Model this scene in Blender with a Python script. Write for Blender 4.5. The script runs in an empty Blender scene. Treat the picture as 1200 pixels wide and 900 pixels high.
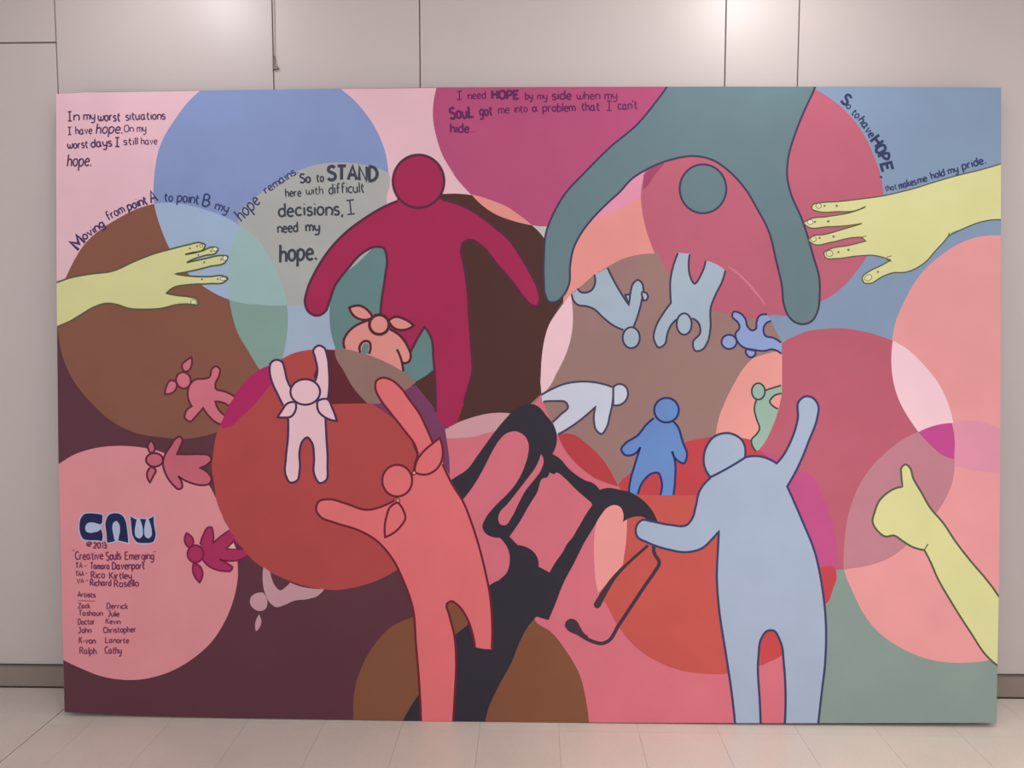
import bpy, math, random
from mathutils import Vector, Matrix
from mathutils.geometry import delaunay_2d_cdt
random.seed(7)
S = bpy.context.scene
COL = S.collection

# ------------------------------------------------------------------ camera
F = 970.0                      # focal length in pixels of the 1200x900 frame
PITCH = math.atan(77 / F)      # looking slightly down
YAW = math.atan(24 / F)        # turned slightly to the left of the wall's normal
CH = 1.578
CY = -3.392
cam_d = bpy.data.cameras.new('camera')
cam = bpy.data.objects.new('camera', cam_d)
COL.objects.link(cam)
cam_d.sensor_width = 36
cam_d.lens = 36 * F / 1200
cam_d.clip_start = 0.05
cam.location = (0, CY, CH)
cam.rotation_euler = (math.pi / 2 - PITCH, 0, YAW)
S.camera = cam
R = cam.rotation_euler.to_matrix()
O = Vector(cam.location)

# ------------------------------------------------------------------ world, lights, exposure
S.view_settings.view_transform = 'Standard'
S.view_settings.look = 'None'
S.view_settings.gamma = 1
S.view_settings.use_curve_mapping = False
S.view_settings.exposure = 0.0
w = bpy.data.worlds.new('world')
S.world = w
w.use_nodes = True
w.node_tree.nodes['Background'].inputs[0].default_value = (0.98, 0.98, 1.0, 1)
w.node_tree.nodes['Background'].inputs[1].default_value = 1.04


def area(name, loc, rot, sx, sy, e, col, spread=math.pi):
    l = bpy.data.lights.new(name, 'AREA')
    l.shape = 'RECTANGLE'
    l.size = sx
    l.size_y = sy
    l.energy = e
    l.color = col
    l.spread = spread
    o = bpy.data.objects.new(name, l)
    COL.objects.link(o)
    o.location = loc
    o.rotation_euler = rot
    return o


def spot(name, loc, target, e, size, blend, col, radius=0.08):
    l = bpy.data.lights.new(name, 'SPOT')
    l.energy = e
    l.spot_size = math.radians(size)
    l.spot_blend = blend
    l.color = col
    l.shadow_soft_size = radius
    o = bpy.data.objects.new(name, l)
    COL.objects.link(o)
    o.location = loc
    d = Vector(target) - Vector(loc)
    o.rotation_euler = d.to_track_quat('-Z', 'Y').to_euler()
    return o


area('room_fill_light', (1.0, -3.3, 3.2), (math.radians(22), 0, 0), 4.0, 1.6, 84, (1.0, 0.99, 1.0))  # unseen area light added as general fill for room and mural
spot('downlight_or_fill', (-1.43, -0.6, 3.06), (-1.36, -0.1, 2.5), 12, 150, 1.0, (0.97, 0.97, 1.0), 0.11)
spot('downlight_or_fill', (0.93, -0.66, 3.06), (0.7, -0.1, 2.3), 20, 168, 1.0, (1.0, 0.98, 0.96), 0.15)
spot('downlight_or_fill', (3.1, -0.7, 3.06), (2.55, 0.0, 1.0), 30, 120, 1.0, (0.97, 0.97, 1.0), 0.12)  # added spot without a known fixture, brightens the right wall
spot('downlight_or_fill', (1.0, -1.5, 3.22), (1.15, -0.9, 0.0), 130, 60, 1.0, (1.0, 0.9, 0.8), 0.12)

# ------------------------------------------------------------------ helpers


def lin(c):
    out = []
    for v in c[:3]:
        v = v / 255.0
        out.append(v / 12.92 if v <= 0.04045 else ((v + 0.055) / 1.055) ** 2.4)
    return out


def ray(px, py):
    d = Vector(((px - 600) / F, -(py - 450) / F, -1.0))
    return (R @ d).normalized()


def hit(px, py, p0, n):
    d = ray(px, py)
    t = (p0 - O).dot(n) / d.dot(n)
    return O + d * t


def wall_x(px, py=60, y=0.0):
    return hit(px, py, Vector((0, y, 0)), Vector((0, 1, 0))).x


def mesh_obj(name, verts, faces, mats, parent=None, midx=None, smooth=False):
    me = bpy.data.meshes.new(name)
    me.from_pydata([tuple(v) for v in verts], [], faces)
    for m in (mats if isinstance(mats, (list, tuple)) else [mats]):
        me.materials.append(m)
    if midx:
        me.polygons.foreach_set('material_index', midx)
    if smooth:
        me.polygons.foreach_set('use_smooth', [True] * len(me.polygons))
    me.update()
    o = bpy.data.objects.new(name, me)
    COL.objects.link(o)
    if parent:
        o.parent = parent
    return o


def tag(o, label=None, cat=None, group=None, kind=None):
    for k, v in (('label', label), ('category', cat), ('group', group), ('kind', kind)):
        if v:
            o[k] = v
    return o


def box_mesh(name, x0, x1, y0, y1, z0, z1, mat, parent=None, bev=0.0):
    import bmesh
    bm = bmesh.new()
    bmesh.ops.create_cube(bm, size=1)
    for v in bm.verts:
        v.co = Vector((x0 + (v.co.x + .5) * (x1 - x0), y0 + (v.co.y + .5) * (y1 - y0), z0 + (v.co.z + .5) * (z1 - z0)))
    if bev > 0:
        bmesh.ops.bevel(bm, geom=list(bm.edges), offset=bev, segments=1, affect='EDGES')
    me = bpy.data.meshes.new(name)
    bm.to_mesh(me)
    bm.free()
    me.materials.append(mat)
    o = bpy.data.objects.new(name, me)
    COL.objects.link(o)
    if parent:
        o.parent = parent
    return o


# ------------------------------------------------------------------ materials
def base_mat(name):
    m = bpy.data.materials.new(name)
    m.use_nodes = True
    nt = m.node_tree
    b = nt.nodes['Principled BSDF']
    return m, nt, b


def noise_col(nt, b, c, amt, scale, detail=3, c2=None, scale2=None, thresh=None):
    """colour varied slightly by object-space noise"""
    tc = nt.nodes.new('ShaderNodeTexCoord')
    n = nt.nodes.new('ShaderNodeTexNoise')
    n.inputs['Scale'].default_value = scale
    n.inputs['Detail'].default_value = detail
    nt.links.new(tc.outputs['Object'], n.inputs['Vector'])
    mr = nt.nodes.new('ShaderNodeMapRange')
    mr.inputs['From Min'].default_value = 0.3
    mr.inputs['From Max'].default_value = 0.7
    mr.inputs['To Min'].default_value = 1 - amt
    mr.inputs['To Max'].default_value = 1 + amt
    nt.links.new(n.outputs['Fac'], mr.inputs['Value'])
    vm = nt.nodes.new('ShaderNodeVectorMath')
    vm.operation = 'SCALE'
    vm.inputs[0].default_value = c
    nt.links.new(mr.outputs['Result'], vm.inputs['Scale'])
    return tc, n, vm.outputs['Vector']


PAINT = {}


def paint(c):
    if c in PAINT:
        return PAINT[c]
    m, nt, b = base_mat('acrylic_paint')
    tc, n, out = noise_col(nt, b, lin(c), 0.035, 5.0, 4)
    nt.links.new(out, b.inputs['Base Color'])
    b.inputs['Roughness'].default_value = 0.62
    b.inputs['Specular IOR Level'].default_value = 0.18
    nb = nt.nodes.new('ShaderNodeTexNoise')
    nb.inputs['Scale'].default_value = 220
    nt.links.new(tc.outputs['Object'], nb.inputs['Vector'])
    bp = nt.nodes.new('ShaderNodeBump')
    bp.inputs['Strength'].default_value = 0.12
    bp.inputs['Distance'].default_value = 0.001
    nt.links.new(nb.outputs['Fac'], bp.inputs['Height'])
    nt.links.new(bp.outputs['Normal'], b.inputs['Normal'])
    m.diffuse_color = (*lin(c), 1)
    PAINT[c] = m
    return m


def plain(name, c, rough=0.5, amt=0.03, scale=3, spec=0.5, metal=0):
    m, nt, b = base_mat(name)
    tc, n, out = noise_col(nt, b, lin(c), amt, scale)
    nt.links.new(out, b.inputs['Base Color'])
    b.inputs['Roughness'].default_value = rough
    b.inputs['Specular IOR Level'].default_value = spec
    b.inputs['Metallic'].default_value = metal
    return m


M_wall = plain('painted_wall_panel', (187, 176, 174), 0.38, 0.015, 1.3, 0.5)
M_gap = plain('dark_joint', (128, 112, 108), 0.8)
M_base = plain('taupe_baseboard', (132, 118, 110), 0.5, 0.05, 4)
M_shadowgap = plain('base_joint_shade', (60, 48, 44), 0.8)  # shade of the gap under the baseboard, put into the colour
M_ceil = plain('ceiling_paint', (225, 220, 215), 0.8)
M_wood = plain('stretcher_wood', (170, 140, 105), 0.7)
M_steel = plain('dull_steel', (135, 125, 115), 0.35, 0.05, 60, 0.5, 0.7)
M_cord = plain('grey_cord', (196, 182, 178), 0.7, 0.05, 60)


def terrazzo(name, c):
    m, nt, b = base_mat(name)
    tc, n, out = noise_col(nt, b, lin(c), 0.06, 2.2, 5)
    oi = nt.nodes.new('ShaderNodeObjectInfo')
    mr = nt.nodes.new('ShaderNodeMapRange')
    mr.inputs['To Min'].default_value = 0.975
    mr.inputs['To Max'].default_value = 1.02
    nt.links.new(oi.outputs['Random'], mr.inputs['Value'])
    sc = nt.nodes.new('ShaderNodeVectorMath')
    sc.operation = 'SCALE'
    nt.links.new(out, sc.inputs[0])
    nt.links.new(mr.outputs['Result'], sc.inputs['Scale'])
    cur = sc.outputs['Vector']
    geo = nt.nodes.new('ShaderNodeNewGeometry')
    for scale, col, lo, hi, rnd in ((75, (120, 100, 90), 0.06, 0.16, 1), (130, (232, 224, 216), 0.10, 0.22, 1)):
        v = nt.nodes.new('ShaderNodeTexVoronoi')
        v.inputs['Scale'].default_value = scale
        nt.links.new(geo.outputs['Position'], v.inputs['Vector'])
        r = nt.nodes.new('ShaderNodeMapRange')
        r.inputs['From Min'].default_value = lo
        r.inputs['From Max'].default_value = hi
        r.inputs['To Min'].default_value = 0.42
        r.inputs['To Max'].default_value = 0.0
        nt.links.new(v.outputs['Distance'], r.inputs['Value'])
        mx = nt.nodes.new('ShaderNodeMix')
        mx.data_type = 'RGBA'
        nt.links.new(r.outputs['Result'], mx.inputs['Factor'])
        nt.links.new(cur, mx.inputs['A'])
        mx.inputs['B'].default_value = (*lin(col), 1)
        cur = mx.outputs['Result']
    nt.links.new(cur, b.inputs['Base Color'])
    b.inputs['Roughness'].default_value = 0.38
    b.inputs['Specular IOR Level'].default_value = 0.4
    return m


M_tile = terrazzo('terrazzo', (201, 189, 180))
M_grout = plain('grout', (140, 125, 115), 0.85)

# ------------------------------------------------------------------ the wall, floor and ceiling
XL, XR = -4.4, 4.4
ZT = 3.3
wall = box_mesh('wall_back', XL, XR, 0.012, 0.12, 0, ZT, M_gap)
tag(wall, kind='structure')
g = 0.0022
seams = [wall_x(66), wall_x(320), wall_x(492), wall_x(850), wall_x(935.5)]
edges = [XL, seams[0] - 1.0] + seams + [seams[4] + 1.34, XR]
zj = hit(30, 50, Vector((0, 0, 0)), Vector((0, 1, 0))).z
for i in range(len(edges) - 1):
    a, b_ = edges[i] + g, edges[i + 1] - g
    spans = [(0.1, zj - 0.003), (zj + 0.003, ZT)] if i < 2 else [(0.1, ZT)]
    for z0, z1 in spans:
        box_mesh('wall_panel', a, b_, 0.0, 0.013, z0, z1, M_wall, wall, 0.0012)

bb = box_mesh('baseboard_back', XL, XR, -0.012, 0.012, 0.006, 0.094, M_base, None, 0.002)
tag(bb, kind='structure')
bj = box_mesh('joint_shade_strip', XL, XR, -0.009, 0.012, 0.0, 0.006, M_shadowgap, bb)
bt = box_mesh('top_bead', XL, XR, -0.013, 0.0, 0.0925, 0.0965, plain('bead_paint', (112, 99, 93), 0.6), bb)

floor = box_mesh('floor', XL, XR, -5.2, 0.12, -0.06, -0.0035, M_grout)
tag(floor, kind='structure')
FN = Vector((0, 0, 1))
F0 = Vector((0, 0, 0))
xj = hit(40, 860, F0, FN).x          # the dark movement joint on the left
x_t = hit(750.5, 866, F0, FN).x      # one faint joint right of the middle
yj = hit(680, 857.5, F0, FN).y
T = 0.3048
cols = []
x = x_t
while x < XR - T:
    cols.append((x, x + T)); x += T
x = x_t
while x - T > xj + 0.08:
    cols.append((x - T, x)); x -= T
cols.append((xj + 0.0018, x))
x = xj - 0.0022
while x > -3.2:
    cols.append((x - T, x)); x -= T
rows = []
y = yj
while y + T < -0.012:
    rows.append((y, y + T)); y += T
rows.append((y, -0.0125))
y = yj
while y > -2.6:
    rows.append((y - T, y)); y -= T
gt = 0.0004
cols = [c for c in cols if c[0] < 3.0]
for c0, c1 in cols:
    for r0, r1 in rows:
        box_mesh('floor_tile', c0 + gt, c1 - gt, r0 + gt, r1 - gt, -0.02, 0.0, M_tile, floor)
# terrazzo field past the tiles near the mural, behind the photographer
xe0, xe1 = min(c[0] for c in cols), max(c[1] for c in cols)
ye = min(r[0] for r in rows)
box_mesh('terrazzo_field', xe0, xe1, -5.2, ye - 0.001, -0.02, 0.0, M_tile, floor)
box_mesh('terrazzo_field', XL, xe0 - 0.001, -5.2, -0.0125, -0.02, 0.0, M_tile, floor)
box_mesh('terrazzo_field', xe1 + 0.001, XR, -5.2, -0.0125, -0.02, 0.0, M_tile, floor)
ceil = box_mesh('ceiling', XL, XR, -5.2, 0.12, ZT, ZT + 0.1, M_ceil)
tag(ceil, kind='structure')

# ------------------------------------------------------------------ the mural board
YB = -0.266
PB = Vector((0, YB, 0))                      # front bottom line
PT = Vector((0, YB + 0.19, 2.46))
up = (PT - PB).normalized()
NRM = up.cross(Vector((1, 0, 0)))
if NRM.y > 0:
    NRM = -NRM
OUT = [(65.7, 110), (120, 107.6), (230, 106.2), (300, 105.4), (400, 104), (510, 102.4), (700, 101.7), (850, 101.4),
       (1000, 101.6), (1173.3, 102.6), (1173, 225), (1172.6, 400), (1172, 560), (1170.8, 680), (1167.5, 847.0),
       (1075, 847.2), (900, 847.4), (760, 847), (600, 846), (450, 844.4), (300, 841.8), (175, 838.6), (75.5, 834.6),
       (73, 730), (71, 660), (68.5, 540), (67.5, 450), (66.5, 350), (65.8, 225)]
OUT = [(x_, y_) for x_, y_ in OUT]
STEP = 0.000018
ORG = Vector((0, YB + 0.05, 0))


def P(px, py, h=0.0):
    p = hit(px, py, PB, NRM)
    if h:
        # lift along the board's normal
        p = p + NRM * h
    return p - ORG


mural = bpy.data.objects.new('mural', None)
mural.location = ORG
COL.objects.link(mural)
tag(mural, 'wide painted mural board of overlapping circles, outlined figures and hands leaning on the wall', 'mural')


def board_mesh():
    n = len(OUT)
    front = [P(*p) for p in OUT]
    zmin = min(v.z for v in front)
    back = [v - NRM * 0.045 for v in front]
    for v in back:
        v.z = max(v.z, 0.001)
    verts = front + back
    faces = []
    pts2 = [Vector(p) for p in OUT]
    r = delaunay_2d_cdt(pts2, [], [list(range(n))], 1, 1e-6)
    for f in r[2]:
        f = [r[3][i][0] for i in f]
        faces.append(f[::-1])
        faces.append([i + n for i in f])
    for i in range(n):
        j = (i + 1) % n
        faces.append((i, j, j + n, i + n))
    return verts, faces


bv, bf = board_mesh()
board = mesh_obj('board', bv, bf, plain('board_edge_paint', (120, 98, 104), 0.7), mural)


def strut(x0, x1, name='stretcher_bar', vert=True, lo=0.02, hi=0.985):
    # wooden bars glued to the back of the board
    H = 2.44
    def Q(x, t, d):
        return PB + Vector((x, 0, 0)) + up * (t * H) - NRM * d - ORG
    vs = []
    for x_ in (x0, x1):
        for t in (lo, hi):
            for d in (0.0455, 0.072):
                vs.append(Q(x_, t, d))
    fs = [(0, 1, 3, 2), (4, 6, 7, 5), (0, 4, 5, 1), (2, 3, 7, 6), (0, 2, 6, 4), (1, 5, 7, 3)]
    return mesh_obj(name, vs, fs, M_wood, mural)


cxl, cxr = P(90, 450).x, P(1155, 450).x
for k in range(5):
    xc = cxl + (cxr - cxl) * k / 4
    strut(xc - 0.022, xc + 0.022)


# ------------------------------------------------------------------ drawing on the board
def parse(s, closed=True):
    """'@c,r' tile of 4x zoom, '#x,y' 7.5x zoom, '^x,y,s' other zoom, '$' pixels; 'x,y*' is a corner; 'O cx,cy,rx,ry' an ellipse"""
    ox = oy = 0.0
    sc = 1.0
    pts = []
    toks = s.split()
    i = 0
    while i < len(toks):
        t = toks[i]
        if t[0] == '@':
            c, r = t[1:].split(',')
            ox, oy, sc = 300 * int(c), 225 * int(r), 0.25
        elif t[0] == '#':
            a, b_ = t[1:].split(',')
            ox, oy, sc = float(a), float(b_), 1 / 7.5
        elif t[0] == '^':
            a, b_, c = t[1:].split(',')
            ox, oy, sc = float(a), float(b_), 1 / float(c)
        elif t[0] == '$':
            ox, oy, sc = 0, 0, 1
        elif t == 'O':
            i += 1
            q = [float(v) for v in toks[i].split(',')]
            cx, cy, rx, ry = q[:4]
            rot = math.radians(q[4]) if len(q) > 4 else 0
            for k in range(30):
                a = 2 * math.pi * k / 30
                ex, ey = rx * math.cos(a), ry * math.sin(a)
                pts.append((ox + sc * (cx + ex * math.cos(rot) - ey * math.sin(rot)),
                            oy + sc * (cy + ex * math.sin(rot) + ey * math.cos(rot)), False))
        else:
            cor = t.endswith('*')
            a, b_ = t.rstrip('*').split(',')
            pts.append((ox + float(a) * sc, oy + float(b_) * sc, cor))
        i += 1
    return smooth(pts, closed)


def smooth(pts, closed):
    n = len(pts)
    out = []
    if n < 3:
        return [(p[0], p[1]) for p in pts]
    segs = n if closed else n - 1
    for i in range(segs):
        p1, p2 = pts[i], pts[(i + 1) % n]
        p0 = pts[i - 1] if (closed or i > 0) and not p1[2] else None
        p3 = pts[(i + 2) % n] if (closed or i + 2 < n) and not p2[2] else None
        L = math.hypot(p2[0] - p1[0], p2[1] - p1[1])
        out.append((p1[0], p1[1]))
        if p0 is None and p3 is None:
            continue
        k = 1 if L < 1.2 else 2 if L < 4 else 4 if L < 14 else 7
        # cardinal tangents scaled to the chord (limits overshoot on uneven spacing)
        def tang(a, b_, c):
            if a is None or c is None:
                return None
            l1 = math.hypot(b_[0] - a[0], b_[1] - a[1]) + 1e-9
            l2 = math.hypot(c[0] - b_[0], c[1] - b_[1]) + 1e-9
            dx = (b_[0] - a[0]) / l1 * l2 + (c[0] - b_[0]) / l2 * l1
            dy = (b_[1] - a[1]) / l1 * l2 + (c[1] - b_[1]) / l2 * l1
            m = (l1 + l2)
            return (dx / m, dy / m)
        t1 = tang(p0, p1, p2)
        t2 = tang(p1, p2, p3)
        ch = ((p2[0] - p1[0]) / (L + 1e-9), (p2[1] - p1[1]) / (L + 1e-9))
        if t1 is None:
            t1 = (2 * ch[0] - t2[0], 2 * ch[1] - t2[1])
        if t2 is None:
            t2 = (2 * ch[0] - t1[0], 2 * ch[1] - t1[1])
        for j in range(1, k):
            t = j / k
            h00 = 2 * t**3 - 3 * t * t + 1
            h10 = t**3 - 2 * t * t + t
            h01 = -2 * t**3 + 3 * t * t
            h11 = t**3 - t * t
            out.append((h00 * p1[0] + h10 * L * t1[0] + h01 * p2[0] + h11 * L * t2[0],
                        h00 * p1[1] + h10 * L * t1[1] + h01 * p2[1] + h11 * L * t2[1]))
    if not closed:
        out.append((pts[-1][0], pts[-1][1]))
    return out


def hull_ccw(ps):
    a = sum(ps[i][0] * ps[(i + 1) % len(ps)][1] - ps[(i + 1) % len(ps)][0] * ps[i][1] for i in range(len(ps)))
    return ps if a > 0 else ps[::-1]


CLIP = hull_ccw([(x_ + (0.03 if x_ < 600 else -0.03), y_ + (0.03 if y_ < 450 else -0.03)) for x_, y_ in OUT])


def clip(poly):
    inside_all = all(70 < p[0] < 1162 and 112 < p[1] < 830 and not (p[0] < 78 and p[1] > 380) for p in poly)
    if inside_all:
        return poly
    out = poly
    n = len(CLIP)
    for i in range(n):
        a, b_ = CLIP[i], CLIP[(i + 1) % n]
        ex, ey = b_[0] - a[0], b_[1] - a[1]
        def side(p):
            return ex * (p[1] - a[1]) - ey * (p[0] - a[0])
        inp, out = out, []
        for j in range(len(inp)):
            p, q = inp[j], inp[(j + 1) % len(inp)]
            sp, sq = side(p), side(q)
            if sp >= 0:
                out.append(p)
            if (sp >= 0) != (sq >= 0):
                t = sp / (sp - sq)
                out.append((p[0] + t * (q[0] - p[0]), p[1] + t * (q[1] - p[1])))
        if not out:
            return []
    return out


class Acc:
    def __init__(s):
        s.v, s.f, s.m = [], [], []

    def fill(s, poly, h, mi=0, wall=True):
        poly = clip(poly)
        # drop near-duplicate points
        q = []
        for p in poly:
            if not q or math.hypot(p[0] - q[-1][0], p[1] - q[-1][1]) > 0.02:
                q.append(p)
        if len(q) > 2 and math.hypot(q[0][0] - q[-1][0], q[0][1] - q[-1][1]) < 0.02:
            q.pop()
        if len(q) < 3:
            return
        q = hull_ccw(q)
        r = delaunay_2d_cdt([Vector(p) for p in q], [], [list(range(len(q)))], 1, 1e-5)
        b0 = len(s.v)
        for c in r[0]:
            s.v.append(P(c.x, c.y, h))
        for f in r[2]:
            s.f.append([b0 + i for i in f][::-1])
            s.m.append(mi)
        if wall:
            b1 = len(s.v)
            n = len(q)
            for p in q:
                s.v.append(P(p[0], p[1], h))
            for p in q:
                s.v.append(P(p[0], p[1], 0))
            for i in range(n):
                j = (i + 1) % n
                s.f.append([b1 + j, b1 + i, b1 + n + i, b1 + n + j])
                s.m.append(mi)

    def ribbon(s, pts, wd, h, mi=0, closed=False, taper=False):
        n = len(pts)
        q = [pts[0]]
        for p in pts[1:]:
            if math.hypot(p[0] - q[-1][0], p[1] - q[-1][1]) > 0.05:
                q.append(p)
        if closed and math.hypot(q[0][0] - q[-1][0], q[0][1] - q[-1][1]) < 0.05:
            q.pop()
        pts = q
        n = len(pts)
        if n < 2:
            return
        L, Rr = [], []
        for i, p in enumerate(pts):
            a = pts[i - 1] if (closed or i > 0) else None
            b_ = pts[(i + 1) % n] if (closed or i < n - 1) else None
            d1 = d2 = None
            if a:
                l = math.hypot(p[0] - a[0], p[1] - a[1]); d1 = ((p[0] - a[0]) / l, (p[1] - a[1]) / l)
            if b_:
                l = math.hypot(b_[0] - p[0], b_[1] - p[1]); d2 = ((b_[0] - p[0]) / l, (b_[1] - p[1]) / l)
            d1 = d1 or d2
            d2 = d2 or d1
            n1, n2 = (-d1[1], d1[0]), (-d2[1], d2[0])
            mx, my = n1[0] + n2[0], n1[1] + n2[1]
            ml = math.hypot(mx, my)
            if ml < 0.3:
                mx, my, ml = n1[0], n1[1], 1.0
                k = 1
            else:
                mx, my = mx / ml, my / ml
                k = min(1.6, 1 / max(0.3, mx * n1[0] + my * n1[1]))
            hw = (wd[i] if isinstance(wd, list) else wd) / 2
            if taper and not closed:
                e = min(i, n - 1 - i)
                hw *= 0.55 if e == 0 else 0.85 if e == 1 else 1
            L.append((p[0] + mx * hw * k, p[1] + my * hw * k))
            Rr.append((p[0] - mx * hw * k, p[1] - my * hw * k))
        for i in range(n if closed else n - 1):
            j = (i + 1) % n
            quad = [L[i], L[j], Rr[j], Rr[i]]
            cq = clip(quad)
            if len(cq) < 3:
                continue
            b0 = len(s.v)
            for p in cq:
                s.v.append(P(p[0], p[1], h))
            s.f.append(list(range(b0, b0 + len(cq))))
            s.m.append(mi)

    def dot(s, cx, cy, r, h, mi=0):
        s.fill([(cx + r * math.cos(a * math.pi / 5), cy + r * math.sin(a * math.pi / 5)) for a in range(10)], h, mi, False)

    def build(s, name, mats, parent):
        if not s.f:
            return None
        return mesh_obj(name, s.v, s.f, mats, parent, s.m)


COATS = []


def nxt(pts=None):
    """thickness of the paint here: one coat above whatever was painted below it"""
    if not pts:
        pts = [(0, 0), (1200, 900)]
    bx = (min(p[0] for p in pts) - 2, max(p[0] for p in pts) + 2, min(p[1] for p in pts) - 2, max(p[1] for p in pts) + 2)
    lv = 1 + max([l for b, l in COATS if b[0] < bx[1] and b[1] > bx[0] and b[2] < bx[3] and b[3] > bx[2]] or [0])
    COATS.append((bx, lv))
    return lv * STEP


def patch(name, spec, color, label=None, parent=None):
    a = Acc()
    pts = parse(spec)
    a.fill(pts, nxt(pts))
    o = a.build(name, paint(color), parent or mural)
    if label and o:
        o['label'] = label
    return o


def figure(label, col, ocol, wd, bodies, lines=(), heads=(), tails=(), beads=(), hw=None, name='painted_figure', extra=()):
    """a painted figure: body fill is the part, outline, heads and hair tufts are sub-parts.
    lines: list of (spec, closed); when empty the bodies are outlined all round"""
    a = Acc()
    allp = [p for b_ in bodies for p in parse(b_)]
    h = nxt(allp)
    for bspec in bodies:
        a.fill(parse(bspec), h)
    fig = a.build(name, paint(col), mural)
    fig['label'] = label
    ho = nxt(allp)
    if not lines:
        lines = [(b_, True) for b_ in bodies]
    if ocol:
        for spec, cl in lines:
            ol = Acc()
            ol.ribbon(parse(spec, cl), wd, ho, 0, cl)
            ol.build('outline', paint(ocol), fig)
    for group, nm in ((tails, 'hair_tuft'), (heads, 'head'), (extra, 'limb'), (beads, 'hair_bead')):
        for sp in group:
            pts = parse(sp)
            t = Acc()
            t.fill(pts, nxt(pts))
            if ocol:
                t.ribbon(pts, (hw or wd) if nm == 'head' else 1.2 if nm == 'hair_bead' else wd, nxt(pts), 1, True)
            t.build(nm, [paint((215, 150, 120) if nm == 'hair_bead' else col), paint(ocol or col)], fig)
    return fig


# ---- palette (sRGB as painted)
LP = (221, 180, 191); PLUM = (90, 51, 62); GB = (126, 147, 173); GG = (129, 147, 141); PK = (206, 110, 124)
LBG = (156, 174, 194); DB = (75, 45, 41); ROSE = (180, 94, 114); BROWN = (130, 84, 68); RED = (170, 71, 70)
BG = (149, 117, 112); MAG = (176, 76, 126)

# background fields
patch('painted_field', '$ 40,80* 530,80* 700,300* 300,460* 40,460*', LP, 'pale pink painted field in the top left corner')
patch('painted_field', '$ 40,372* 560,440* 560,880* 40,880*', PLUM, 'dark plum painted field along the lower left')
patch('painted_field', '$ 880,80* 1200,80* 1200,420* 880,420*', GB, 'grey blue painted field in the top right corner')
patch('painted_field', '$ 505,440* 760,440* 990,640* 990,880* 505,880*', PK, 'rose pink painted field behind the figures')
patch('painted_field', '@3,3 200,-40* 1200,-40* 1200,800* 200,800*', GG, 'grey green painted field in the bottom right corner')
patch('painted_field', '$ 325,330* 410,330* 410,430* 315,430*', LBG, 'light blue painted field above the red circle')

# blue circle and what overlaps it
patch('painted_circle', '@0,0 1100,300* 1060,380* 940,425 880,480 820,560 775,630 745,700 727,790 720,880 @0,1 722,50 740,120 795,265 880,380 950,440 1075,505 1180,515* '
      '@1,1 400,300* 590,120* 613,55* 618,0 @1,0 622,890 620,800 605,710 570,620 520,540 450,460 400,420* 330,330*', (127, 145, 190),
      'large blue painted circle cut by the top edge')
patch('painted_circle', '@0,1 268,540 268,432 300,412 325,365 345,325 400,240 480,170 560,120 640,80 722,55* 735,110 760,185 795,265 880,380 950,440 1075,505* 1085,560 1110,650 1160,740 1215,830* '
      '@0,2 1150,0* 1020,225* 950,245 860,258 780,252 640,230 540,185 430,90 355,0 @0,1 300,790 275,680', BROWN,
      'large brown painted circle behind the reaching yellow hand')
patch('painted_circle', '@0,1 722,55* 820,52 950,80 1060,120 1130,160* 1250,200* 1250,520* 1075,505* 950,440 880,380 795,265 760,185 735,110', (154, 176, 203),
      'pale blue overlap between blue and brown circles')
patch('painted_circle', '@1,0 -75,990 -20,940 30,900 80,865 140,830 200,800 270,775 400,762 520,775 580,792 622,812* 622,890 @1,1 618,0 613,60* 560,240* 420,420* 340,540* 240,530 145,530* 110,420* 0,230 -80,165*', (166, 168, 166),
      'grey painted circle carrying the lettering about standing')
patch('painted_circle', '@0,1 1130,160* 1098,220 1078,320 1070,420 1075,505* 1130,520 1200,526* @1,1 70,532 145,530* 135,470 110,400 60,300 0,215 -70,160*', (150, 180, 180),
      'mint green painted overlap beside the grey circle')
patch('painted_circle', '@0,1 1075,505* 1130,520 1200,526* @1,1 70,532 145,530* 150,600 142,690 120,790 90,860* 20,900* @0,1 1215,830* 1160,740 1110,650 1085,560', (126, 156, 148),
      'sage green painted overlap above the red circle')
# lower left pink circle
patch('painted_circle', '@0,2 200,420* 275,375 340,335 440,302 560,290 660,297 760,320 850,370 930,420 @0,2 980,475 1012,535 1040,590 1085,680 1105,750 1113,830 1115,900 @0,3 1100,90 1060,200 990,310 900,390 780,455 680,482 560,485 470,468 380,433 300,395* 200,360*', (214, 140, 147),
      'salmon pink painted circle carrying the credits')
# dark brown, magenta, peach slivers
patch('painted_circle', '#500,180 -200,360* 130,355 260,352 400,365* 450,420 550,500 620,540 700,572 850,615 925,630* 985,680 1040,745* $ 700,300* 700,345* 667,346* '
      '@2,1 240,515 210,560 175,620 155,680 140,770 133,900 #560,440 548,0 555,120 557,165* 535,205 485,252 440,262* 300,360* 260,345* #480,440 740,330 620,350 500,385 310,465* 220,290 130,180 55,85* $ 470,470* 470,250*',
      DB, 'dark brown painted circle behind the crimson figure')
patch('painted_circle', '@1,0 900,300* 850,400* 832,480 830,560 845,640 880,740 930,820 #500,180 190,120 280,240 390,360* 450,372 540,400 620,430 700,465 765,505 820,545 880,590 925,630* 985,638 1055,640* 1400,500* @2,0 900,300*', (173, 76, 117),
      'magenta painted circle carrying lettering at the top edge')
patch('painted_lens', '#500,180 400,366* 450,373 540,400 620,430 700,465 765,505 820,545 880,590 925,630* 850,615 700,572 620,540 550,500 450,420', (218, 142, 134),
      'peach painted sliver between magenta and dark brown circles')
patch('painted_lens', '#500,180 925,631* 985,640 1070,641* 1060,760* 1030,740* 985,685', (186, 180, 176), 'pale grey painted sliver by the teal arm')

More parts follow.
